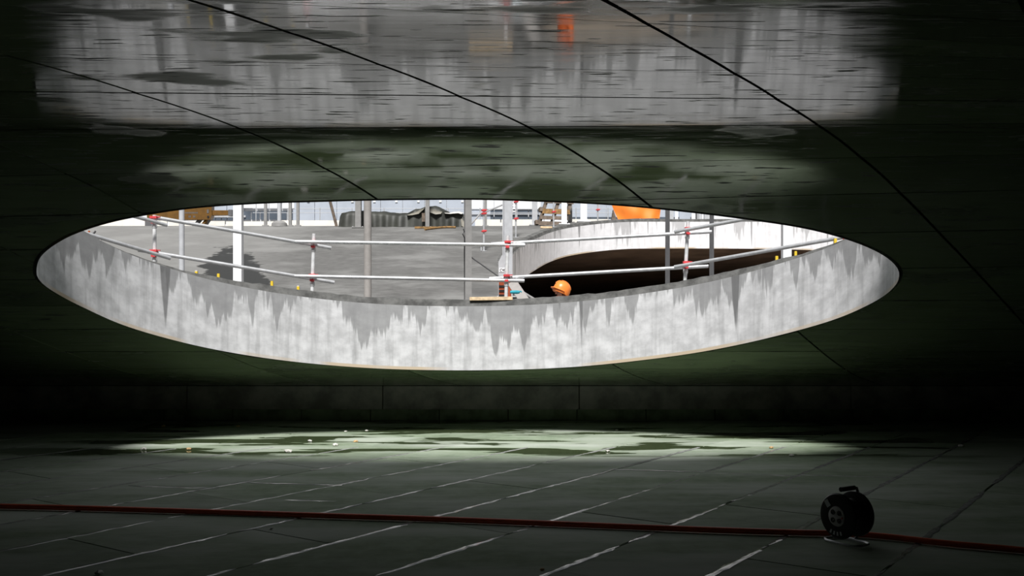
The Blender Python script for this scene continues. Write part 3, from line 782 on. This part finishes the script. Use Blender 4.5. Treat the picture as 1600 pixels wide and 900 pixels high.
# ---------------------------------------------------------------- pallet and timbers
d = 30.5; x0 = X(832, d); zb = Tf(x0, d)
def pallet():
    r = empty('wooden_pallet', 'weathered wooden pallet with an ochre board leaning on the far columns', 'pallet', None, (X(861, d), d, zb), .32)
    tilt = Matrix.Rotation(math.radians(-24), 4, 'Y') if False else Matrix.Identity(4)
    L, Hh = 1.0, .95; sh = .42   # boards are stepped to the right as the pallet leans back to the right
    def bx(x, y, z, sx, sy, sz, mat, nm='board'):
        k = sh*z; MB().box((x+k, y+.25*z, z), (sx, sy, sz), Matrix.Rotation(-.25, 3, 'X')).build(nm, M[mat], r)
    w = X(892, d)-X(838, d)
    zs = [.07, .25, .45, .80]
    for z, hgt, mt in zip(zs, (.13, .11, .15, .19), ('oldwood', 'oldwood', 'ochrewood', 'oldwood')):
        bx(.0, -.06, z, w*.86, .022, hgt, mt)
    for xx in (-.40, .0, .40):
        p = [(xx+sh*z, .02+.25*z, z) for z in (0.02, .98)]
        MB().add([Vector(q)+Vector((i*.05, j*.04, 0)) for q in p for i in (-1, 1) for j in (-1, 1)], [(0, 1, 3, 2), (4, 6, 7, 5), (0, 4, 5, 1), (2, 3, 7, 6), (0, 2, 6, 4), (1, 5, 7, 3)]).build('bearer', M['oldwood'], r)
    for z in (.09, .50, .88): bx(-.50, -.0, z, .10, .14, .13, 'oldwood', 'block')
    for z, hgt in ((.10, .10), (.5, .10), (.88, .12)): bx(.0, .10, z, w*.86, .022, hgt, 'oldwood')
pallet()
d = 29.3
for k, (px, py, rr) in enumerate(((850, 359, .35), (858, 357.5, -.3))):
    x = X(px, d); o = MB().box((x, d-.1*k, Tf(x, d-.1*k)+.03), (.22-.04*k, .06, .055), Matrix.Rotation(rr, 3, 'Z')).build('timber_offcut', M['wood'], bevel=.004)
    tag(o, ('pale timber offcut in front of the pallet foot, left one', 'pale timber offcut in front of the pallet foot, right one')[k], 'offcut')
d = 29.5
o = MB().box((X(665, d), d, Tf(X(665, d), d)+.03), (X(682, d)-X(648, d), .12, .06), Matrix.Rotation(.08, 3, 'Z')).build('timber_beam', M['ochrewood'], bevel=.004)
tag(o, 'straight brown timber lying in front of the tarpaulin pile', 'timber')
pts = []
for t in np.linspace(0, 1, 12):
    px = 664+48*t; dd = 28.9+.75*math.sin(t*1.9); x = X(px, dd); pts.append((x, dd, Tf(x, dd)+.035))
tag(MB().tube(pts, .03, 8).build('bent_lath', M['ochrewood'], smooth=True), 'bent brown lath lying in front of the tarpaulin pile', 'lath')
d = 30.5
tag(MB().tube([(X(526, d), d, Tf(X(526, d), d)), P(514, 308, d)], .045, 8).build('leaning_pole', M['oldwood'], smooth=True), 'brown timber pole leaning left of the tarpaulin pile', 'pole')

# ---------------------------------------------------------------- tarpaulin pile
def sheet(name, x0, x1, y0, y1, topf, zf, mat, parent, nx=60, ny=16, seed=1):
    """cloth over a stack: sides drop to the slab"""
    V = []; rg = np.random.default_rng(seed); ph = rg.uniform(0, 6, 6)
    prof = [(0, 0), (.02, .35), (.045, .75), (.07, .97), (.12, 1.0)]
    vs_ = [(a, b) for a, b in prof]+[(t, 1) for t in np.linspace(.2, .8, ny-10)]+[(1-a, b) for a, b in prof[::-1]]
    us = [(a, b) for a, b in ((0, 0), (.006, .4), (.012, .8), (.02, 1))]+[(t, 1) for t in np.linspace(.04, .96, nx)]+[(1-a, b) for a, b in ((.02, 1), (.012, .8), (.006, .4), (0, 0))]
    for u, hu in us:
        for v, hv in vs_:
            x = x0+(x1-x0)*u; y = y0+(y1-y0)*v; b = Tf(x, y); k = min(hu, hv)
            fold = .018*math.sin(u*31+ph[0]+2*hv)+.012*math.sin(u*73+ph[1])+.02*math.sin(v*9+u*13+ph[2])
            z = b+topf(u, v)*k+(fold*.6 if k > .9 else 0)
            y += fold*(1-hv)*.9*(1 if v < .5 else -1)+(.03*math.sin(u*60+ph[3]) if v < .1 else 0); x += fold*(1-hu)*.5
            V.append((x, y, max(z, Tf(x, y)-.01)))
    n = len(vs_); Fc = [(i*n+j, (i+1)*n+j, (i+1)*n+j+1, i*n+j+1) for i in range(len(us)-1) for j in range(n-1)]
    return link(name, V, Fc, M[mat], parent, smooth=True)
d = 30.2
r = empty('covered_pile', 'long stack covered with dark olive tarpaulin and pale sheets', 'tarpaulin pile')
xa, xb = X(528, d), X(727, d)
def hgt(u, v):
    k = (X(528, d)+u*(xb-xa))/d*F+CX
    zs = np.interp(k, [528, 538, 560, 620, 634, 648, 664, 676, 690, 700, 715, 727], [334, 332, 330.5, 334, 335, 328, 324, 323, 327.5, 333, 334, 337])
    return Z(zs, d)-Tf((k-CX)/F*d, d)
sheet('tarpaulin', xa, xb, d, d+1.6, hgt, None, 'tarp', r, seed=2)
def patch(name, pp, mat, seed):
    V = []; n = len(pp); rg = np.random.default_rng(seed)
    for px, py in pp: 
        p = P(px, py, d-.07+rg.uniform(-.03, .03)); V.append(p)
    for p in list(V): V.append(p+Vector((0, .5, .05)))
    f = [(k, (k+1), n+k+1, n+k) for k in range(n-1)]
    link(name, V, f, M[mat], r, smooth=True)
def fold_sheet(name, top, bot, mat, dd):
    V = []; n = len(top)
    for k, (a, b) in enumerate(zip(top, bot)):
        for t in np.linspace(0, 1, 5):
            p = P(a[0]+(b[0]-a[0])*t, a[1]+(b[1]-a[1])*t, d-dd-.025*math.sin(k*2.1+t*3)*t); p.y += .35*(1-t)**2*1.0; V.append(p)
    link(name, V, [(k*5+j, k*5+j+1, k*5+6+j, k*5+5+j) for k in range(n-1) for j in range(4)], M[mat], r, smooth=True)
fold_sheet('pale_sheet', [(634, 334.5), (642, 329.5), (652, 325.5), (664, 322.5)], [(637, 336.5), (645, 336), (654, 334), (662, 327)], 'tarp2', .035)
fold_sheet('peak_sheet', [(668, 321.5), (676, 322), (684, 324), (692, 328)], [(669, 331), (675, 333), (681, 335), (689, 334)], 'tarp2', .04)
fold_sheet('white_film', [(692, 330.5), (700, 331), (708, 329), (717, 328.5), (724, 331)], [(696, 333.5), (703, 334), (710, 333.5), (716, 333), (721, 334.5)], 'plastic', .05)
fold_sheet('side_sheet', [(719, 333), (724, 334.5), (729, 337)], [(721, 353), (725, 355), (729, 355)], 'tarp2', .05)
MB().box((X(662, d), d-.06, Z(340, d)), (X(664, d)-X(659, d), .06, .26)).build('brown_slat', M['oldwood'], r)

# orange tarpaulin hung over a barrier past the patio
d = 32.6
r = empty('orange_tarpaulin', 'bright orange tarpaulin draped over a frame on the patio edge', 'tarpaulin')
pts_b = [(966, 343.5), (980, 342), (1000, 341.5), (1016, 341.5), (1031, 341)]; pts_t = [(951, 300), (968, 299), (990, 299), (1012, 299), (1034, 299)]
V = []; NU, NV = 33, 12
for i in range(NU):
    u = i/(NU-1); kb = np.interp(u, np.linspace(0, 1, 5), [p[0] for p in pts_b]); yb = np.interp(u, np.linspace(0, 1, 5), [p[1] for p in pts_b])
    kt = np.interp(u, np.linspace(0, 1, 5), [p[0] for p in pts_t])
    for j in range(NV):
        t = j/(NV-1); k = kt+(kb-kt)*t**1.5; y = 299+(yb-299)*t
        p = P(k, y, d); p.y += .035*math.sin(u*16+t*5)*t+.03*math.sin(u*7-t*6); V.append(p)
for i in range(NU):
    u = i/(NU-1); kt = np.interp(u, np.linspace(0, 1, 5), [p[0] for p in pts_t])
    for j in range(4): 
        p = P(kt, 299, d); p.y += .12*(j+1); p.z -= .02*j*j; V.append(p)
n0 = NU*NV
Fc = [(i*NV+j, (i+1)*NV+j, (i+1)*NV+j+1, i*NV+j+1) for i in range(NU-1) for j in range(NV-1)]
Fc += [(n0+i*4+j, n0+(i+1)*4+j, n0+(i+1)*4+j+1, n0+i*4+j+1) for i in range(NU-1) for j in range(3)]
Fc += [(i*NV, (i+1)*NV, n0+(i+1)*4, n0+i*4) for i in range(NU-1)]
link('sheet', V, Fc, M['orange'], r, smooth=True)
for px in (972, 1026):
    x = X(px, d+.3); z0 = Tf(x, d+.3); MB().box((x, d+.3, (z0+Z(303, d))/2), (.08, .08, Z(303, d)-z0)).build('frame_post', M['oldwood'], r)
MB().box((X(990, d), d+.3, Z(302, d)), (1.9, .07, .07)).build('frame_rail', M['oldwood'], r)
tag(MB().prism([(X(952.5, d), Tf(2, d)-.02), (X(963, d), Tf(2, d)-.02), (X(956, d), Z(330, d))], d-.5, d-.2).build('timber_wedge', M['oldwood']), 'dark brown wedge at the left foot of the orange tarpaulin', 'wedge')

# ---------------------------------------------------------------- low cream barrier boards along the far edge
for pa, pb, yt, lab in ((150, 262, 342.5, 'cream barrier board at the far left under the boom'), (263, 352, 345, 'cream barrier board below the yellow boom'), (353, 432, 345.5, 'cream barrier board behind the left white column'),
                        (433, 540, 344, 'cream barrier board left of the tarpaulin pile'), (742, 782, 342.5, 'cream barrier board behind the braced scaffold standard'), (783, 840, 342.5, 'cream barrier board left of the pallet'), (893, 950, 342, 'cream barrier board left of the orange tarpaulin')):
    d = 34.5; x0, x1 = X(pa, d), X(pb, d); zb = Tf((x0+x1)/2, d)
    r = empty('barrier_board', lab, 'barrier', 'cream barrier boards', ((x0+x1)/2, d, zb-.02))
    h = Z(yt, d)-zb
    MB().box((0, 0, h/2), (x1-x0-.02, .05, h+.02)).build('board', M['cream'], r)
    for s in (-.35, .35): MB().box((s*(x1-x0), .07, h/2), (.08, .08, h)).build('stake', M['wood'], r)

# ---------------------------------------------------------------- ochre machine boom at the left
d = 33.2
r = empty('machine_boom', 'ochre yellow machine boom with black lettering propped beyond the slab', 'boom')
zc = Z(336, d)
MB().prism([(X(232, d), Z(341, d)), (X(246, d), Z(344, d)), (X(330, d), Z(344, d)), (X(333, d), Z(337.5, d)), (X(333, d), Z(322, d)), (X(232, d), Z(322, d))], d-.15, d+.15).build('boom', M['ochre'], r, bevel=.01)
MB().prism([(X(333, d), Z(337, d)), (X(358, d), Z(336.5, d)), (X(358, d), Z(329, d)), (X(333, d), Z(329, d))], d-.11, d+.11).build('inner_boom', M['ochre'], r, bevel=.01)
MB().prism([(X(358, d), Z(338, d)), (X(364, d), Z(338, d)), (X(364, d), Z(328, d)), (X(358, d), Z(328, d))], d-.12, d+.12).build('boom_head', M['dgrey'], r, bevel=.01)
MB().lathe([(.035, -.17), (.035, .17)], 12, Matrix.Translation((X(327.5, d), d, Z(339.5, d))) @ Matrix.Rotation(math.pi/2, 4, 'X')).build('pin', M['black'], r)
MB().box((X(327, d), d-.155, Z(331, d)), (.06, .012, .12)).build('bracket', M['dgrey'], r)
for ch, (pa, pb, y) in enumerate(((292, 313, 333.2), (297, 302, 339.2), (304, 309, 339.2))):   # worn lettering, only its blocks can be made out
    for k in range(int((pb-pa)/2)):
        MB().box((X(pa+2*k+.7, d), d-.153, Z(y, d)), (.026, .008, .05 if ch == 0 else .07)).build('lettering', M['dgrey'], r)
for a, b, mt in (((314, 342, d), (300, 352, d-.1), 'dgrey'), ((325, 342, d), (312, 352, d-.1), 'ochre'), ((328, 342, d), (316, 352, d+.1), 'dgrey')):
    p, q = P(*a), P(*b); q.z = min(q.z, Tf(q.x, q.y)+.02)
    MB().tube([p, q], .07, 4).build('support_leg', M[mt], r)
zt = Tf(X(250, d), d)
MB().box((X(236, d), d, (zt+Z(341, d))/2), (.3, .3, max(.1, Z(341, d)-zt))).build('pedestal', M['dgrey'], r)

# ---------------------------------------------------------------- industrial building behind
D = 58.
bl = empty('industrial_building', 'long pale blue and white clad building beyond the site', 'building', None, (0, 0, 0))
gz = Tf(-3, D)
zt = gz+8.5
MB().box((X(650, D), D+4, (gz+zt)/2), (X(1320, D)-X(0, D), 7.6, zt-gz)).build('wall', M['cladw'], bl)
def facade(pa, pb, ya, yb, mat, nm, off=.0, th=.10):
    return MB().box(((X(pa, D)+X(pb, D))/2, D+.15-off, (Z(ya, D)+Z(yb, D))/2), (X(pb, D)-X(pa, D)-.03, th, abs(Z(ya, D)-Z(yb, D))), None).build(nm, M[mat], bl)
YB = HY-F*(gz-EYE)/D
k = 457.
while k < 735:
    facade(k, k+34.4, 250, YB, 'clad', 'cladding_panel', .03); k += 34.4
for k in range(7): facade(845+34*k, 879+34*k, 250, 339, 'clad', 'cladding_panel', .03)
for k in range(8): facade(845+26*k, 870+26*k, 339, 342.3, 'glass', 'window', .06)
facade(845, 1080, 342.3, YB, 'cladw', 'plinth', .05)
for k in range(3): facade(736+36*k, 772+36*k, 262, 327, 'cladw', 'cladding_panel', .08)
for k in range(6): facade(736+18*k, 753.5+18*k, 328, 343, 'glass', 'window', .02)
facade(736, 844, 334, 335.2, 'lgrey', 'transom', .12)
for k in range(4): facade(380+20*k, 400+20*k, 262, 325, 'cladw', 'cladding_panel', .08)
for k in range(6): facade(378+14*k, 391.5+14*k, 330, 343, 'glass', 'window', .02)
for k in range(3): facade(300+27*k, 327+27*k, 300, 336, 'clad', 'cladding_panel', .05)
for k in range(6): facade(328+9*k, 336.5+9*k, 340, 344, 'glass', 'window', .07)
facade(325, 384, 336.5, 339.5, 'lgrey', 'window_band', .09)
for k in range(8):
    px = 488+34.4*k-34.4+28
    if px > 735: break
    MB().box((X(px, D), D+.05, Z(314.6, D)), (.14, .06, .10)).build('wall_lamp', M['lamp'], bl)
for a, b, mt in ((1046, 1053, 'lgrey'), (1054, 1060, 'cladw'), (1061, 1079, 'clad'), (1080, 1086, 'cladw'), (1087, 1090, 'dgrey'), (1091, 1095, 'lgrey'), (1096, 1099, 'cladw'), (1100, 1108, 'lgrey')):
    facade(a, b, 290, YB, mt, 'facade_strip', .12)
# handrail in front of the building
hr = empty('site_handrail', 'thin white handrail in front of the pale blue building', 'handrail')
d = 44.
for y in (326, 332.5): MB().tube([P(395, y, d), P(1000, y, d)], .013, 8).build('rail', M['lgrey'], hr)
for k in range(13):
    px = 400+50*k; x = X(px, d); MB().tube([(x, d, Tf(x, d)), (x, d, Z(325, d))], .022, 8).build('baluster', M['galv'], hr)

# ---------------------------------------------------------------- hose and reel on the floor
def fl(px, py): dd = EYE*F/(py-HY); return np.array([X(px, dd), dd])
hp = [fl(*p) for p in ((-160, 793), (0, 796), (150, 799.5), (300, 804), (500, 810.5), (700, 817), (900, 825), (1100, 833), (1240, 837.5), (1322, 839.5), (1385, 844), (1480, 855), (1600, 866), (1760, 884))]
pts = []
for i in range(len(hp)-1):
    p0, p1, p2, p3 = hp[max(0, i-1)], hp[i], hp[i+1], hp[min(len(hp)-1, i+2)]
    for t in np.linspace(0, 1, 14, endpoint=(i == len(hp)-2)):
        q = .5*((2*p1)+(-p0+p2)*t+(2*p0-5*p1+4*p2-p3)*t*t+(-p0+3*p1-3*p2+p3)*t**3); pts.append((q[0], q[1], .026))
tag(MB().tube(pts, .022, 12).build('hose', M['hose'], smooth=True), 'long red hose lying across the dark slab floor', 'hose')

p = fl(1322, 848)
r = empty('cable_reel', 'black cable reel with pale socket plate standing by the red hose', 'cable reel', None, (p[0], p[1]-.02, .004), math.radians(-58))
RX = Matrix.Rotation(math.pi/2, 4, 'X'); cz = .195
def disc(y, prof, n=40): return MB().lathe(prof, n, Matrix.Translation((0, y, cz)) @ RX)
fr_ = disc(-.075, [(.02, .0), (.145, -.004), (.156, .0), (.158, .012), (.150, .022), (.11, .030), (.07, .030), (.02, .026)]).build('flange', M['reel'], r, smooth=True)
bk = disc(.085, [(.02, -.02), (.150, -.014), (.158, -.004), (.156, .008), (.145, .012), (.02, .010)]).build('flange', M['reel'], r, smooth=True)
disc(.0, [(.075, -.08), (.075, .08)]).build('drum', M['reel'], r, smooth=True)
m = MB()
for k in range(6): m.tube([(.085*math.cos(a)*(1+.0*k), -.055+.022*k+.002*math.sin(a), cz+.098*math.sin(a)) if False else (.098*math.cos(a), -.058+.0232*k, cz+.098*math.sin(a)) for a in np.linspace(0, 2*math.pi, 33)], .012, 8, cap=False)
m.build('wound_cable', M['black'], r, smooth=True)
sp = disc(-.104, [(.002, -.006), (.068, -.006), (.070, 0), (.068, .006), (.060, .009), (.002, .009)]).build('socket_plate', M['plate'], r, smooth=True)
for sx in (-1, 1):
    for sz in (-1, 1):
        MB().lathe([(.017, 0), (.017, .004), (.013, .004), (.013, .001)], 16, Matrix.Translation((sx*.027, -.112, cz+sz*.027)) @ RX).build('socket', M['black'], sp, smooth=True)
MB().lathe([(.006, 0), (.006, .007)], 12, Matrix.Translation((.052, -.112, cz-.004)) @ RX).build('reset_button', M['red'], sp)
a = math.radians(135)
MB().box((.113*math.cos(a), -.1065, cz+.113*math.sin(a)), (.036, .004, .05), Matrix.Rotation(-math.radians(35), 3, 'Y')).build('sticker', M['sticker'], fr_)
V = []
for k in range(9):
    q = math.radians(242+56*k/8)
    for rr in (.105, .132): V.append((rr*math.cos(q), -.108, cz+rr*math.sin(q)))
for k in range(4): MB().add(V[4*k:4*k+4], [(0, 1, 3, 2)]).build('sticker', M['sticker'], fr_)
# tubular stand: a loop on the floor, two uprights behind the drum and the carrying handle
fp = []
for k in range(33):
    q = 2*math.pi*k/32; fp.append((.15*math.copysign(abs(math.cos(q))**.6, math.cos(q)), -.005+.09*math.copysign(abs(math.sin(q))**.6, math.sin(q)), .011))
MB().tube(fp, .009, 8, cap=False).build('stand_foot', M['galv'], r, smooth=True)
MB().tube([(0, .088, .011), (0, .115, .06), (0, .118, cz), (0, .118, cz+.14), (0, .10, cz+.178), (0, .06, cz+.182)], .010, 8).build('stand_upright', M['dgrey'], r, smooth=True)
MB().tube([(0, -.065, cz+.182), (0, .075, cz+.182)], .017, 12).build('carry_handle', M['black'], r, smooth=True)
MB().tube([(0, .12, cz), (0, .05, cz)], .012, 8).build('axle', M['galv'], r)

# grit blown onto the wet slabs
rg = np.random.default_rng(5)
for px, py, mt, s in ((255, 667, 'tilestone', .035), (372, 667, 'tilestone', .03), (225, 703, 'pebble', .04), (295, 703, 'tilestone', .035), (484, 690, 'pebble', .028), (524, 697, 'pebble', .04), (556, 691, 'tilestone', .032),
                      (450, 707, 'pebble', .045), (540, 675, 'pebble', .025), (573, 674, 'pebble', .025), (964, 673, 'pebble', .025), (1205, 701, 'tilestone', .03), (1237, 713, 'pebble', .03), (1502, 698, 'pebble', .035), (950, 706, 'pebble', .03), (424, 827, 'pebble', .016), (847, 891, 'tilestone', .018), (154, 898, 'pebble', .03)):
    q = fl(px, py); bm = bmesh.new(); bmesh.ops.create_icosphere(bm, subdivisions=1, radius=s)
    for v in bm.verts: v.co *= 1+rg.uniform(-.25, .25); v.co.z *= .5
    me = bpy.data.meshes.new('stone_chip'); bm.to_mesh(me); bm.free(); me.materials.append(M[mt])
    o = bpy.data.objects.new('stone_chip', me); COL.objects.link(o); o.location = (q[0], q[1], s*.4)
    tag(o, 'ochre chip lying on the slab floor' if mt == 'tilestone' else 'pale stone chip lying on the slab floor', 'stone chip', 'ochre chips on the floor' if mt == 'tilestone' else 'pale stone chips on the floor')
print('soffit panels', npan)
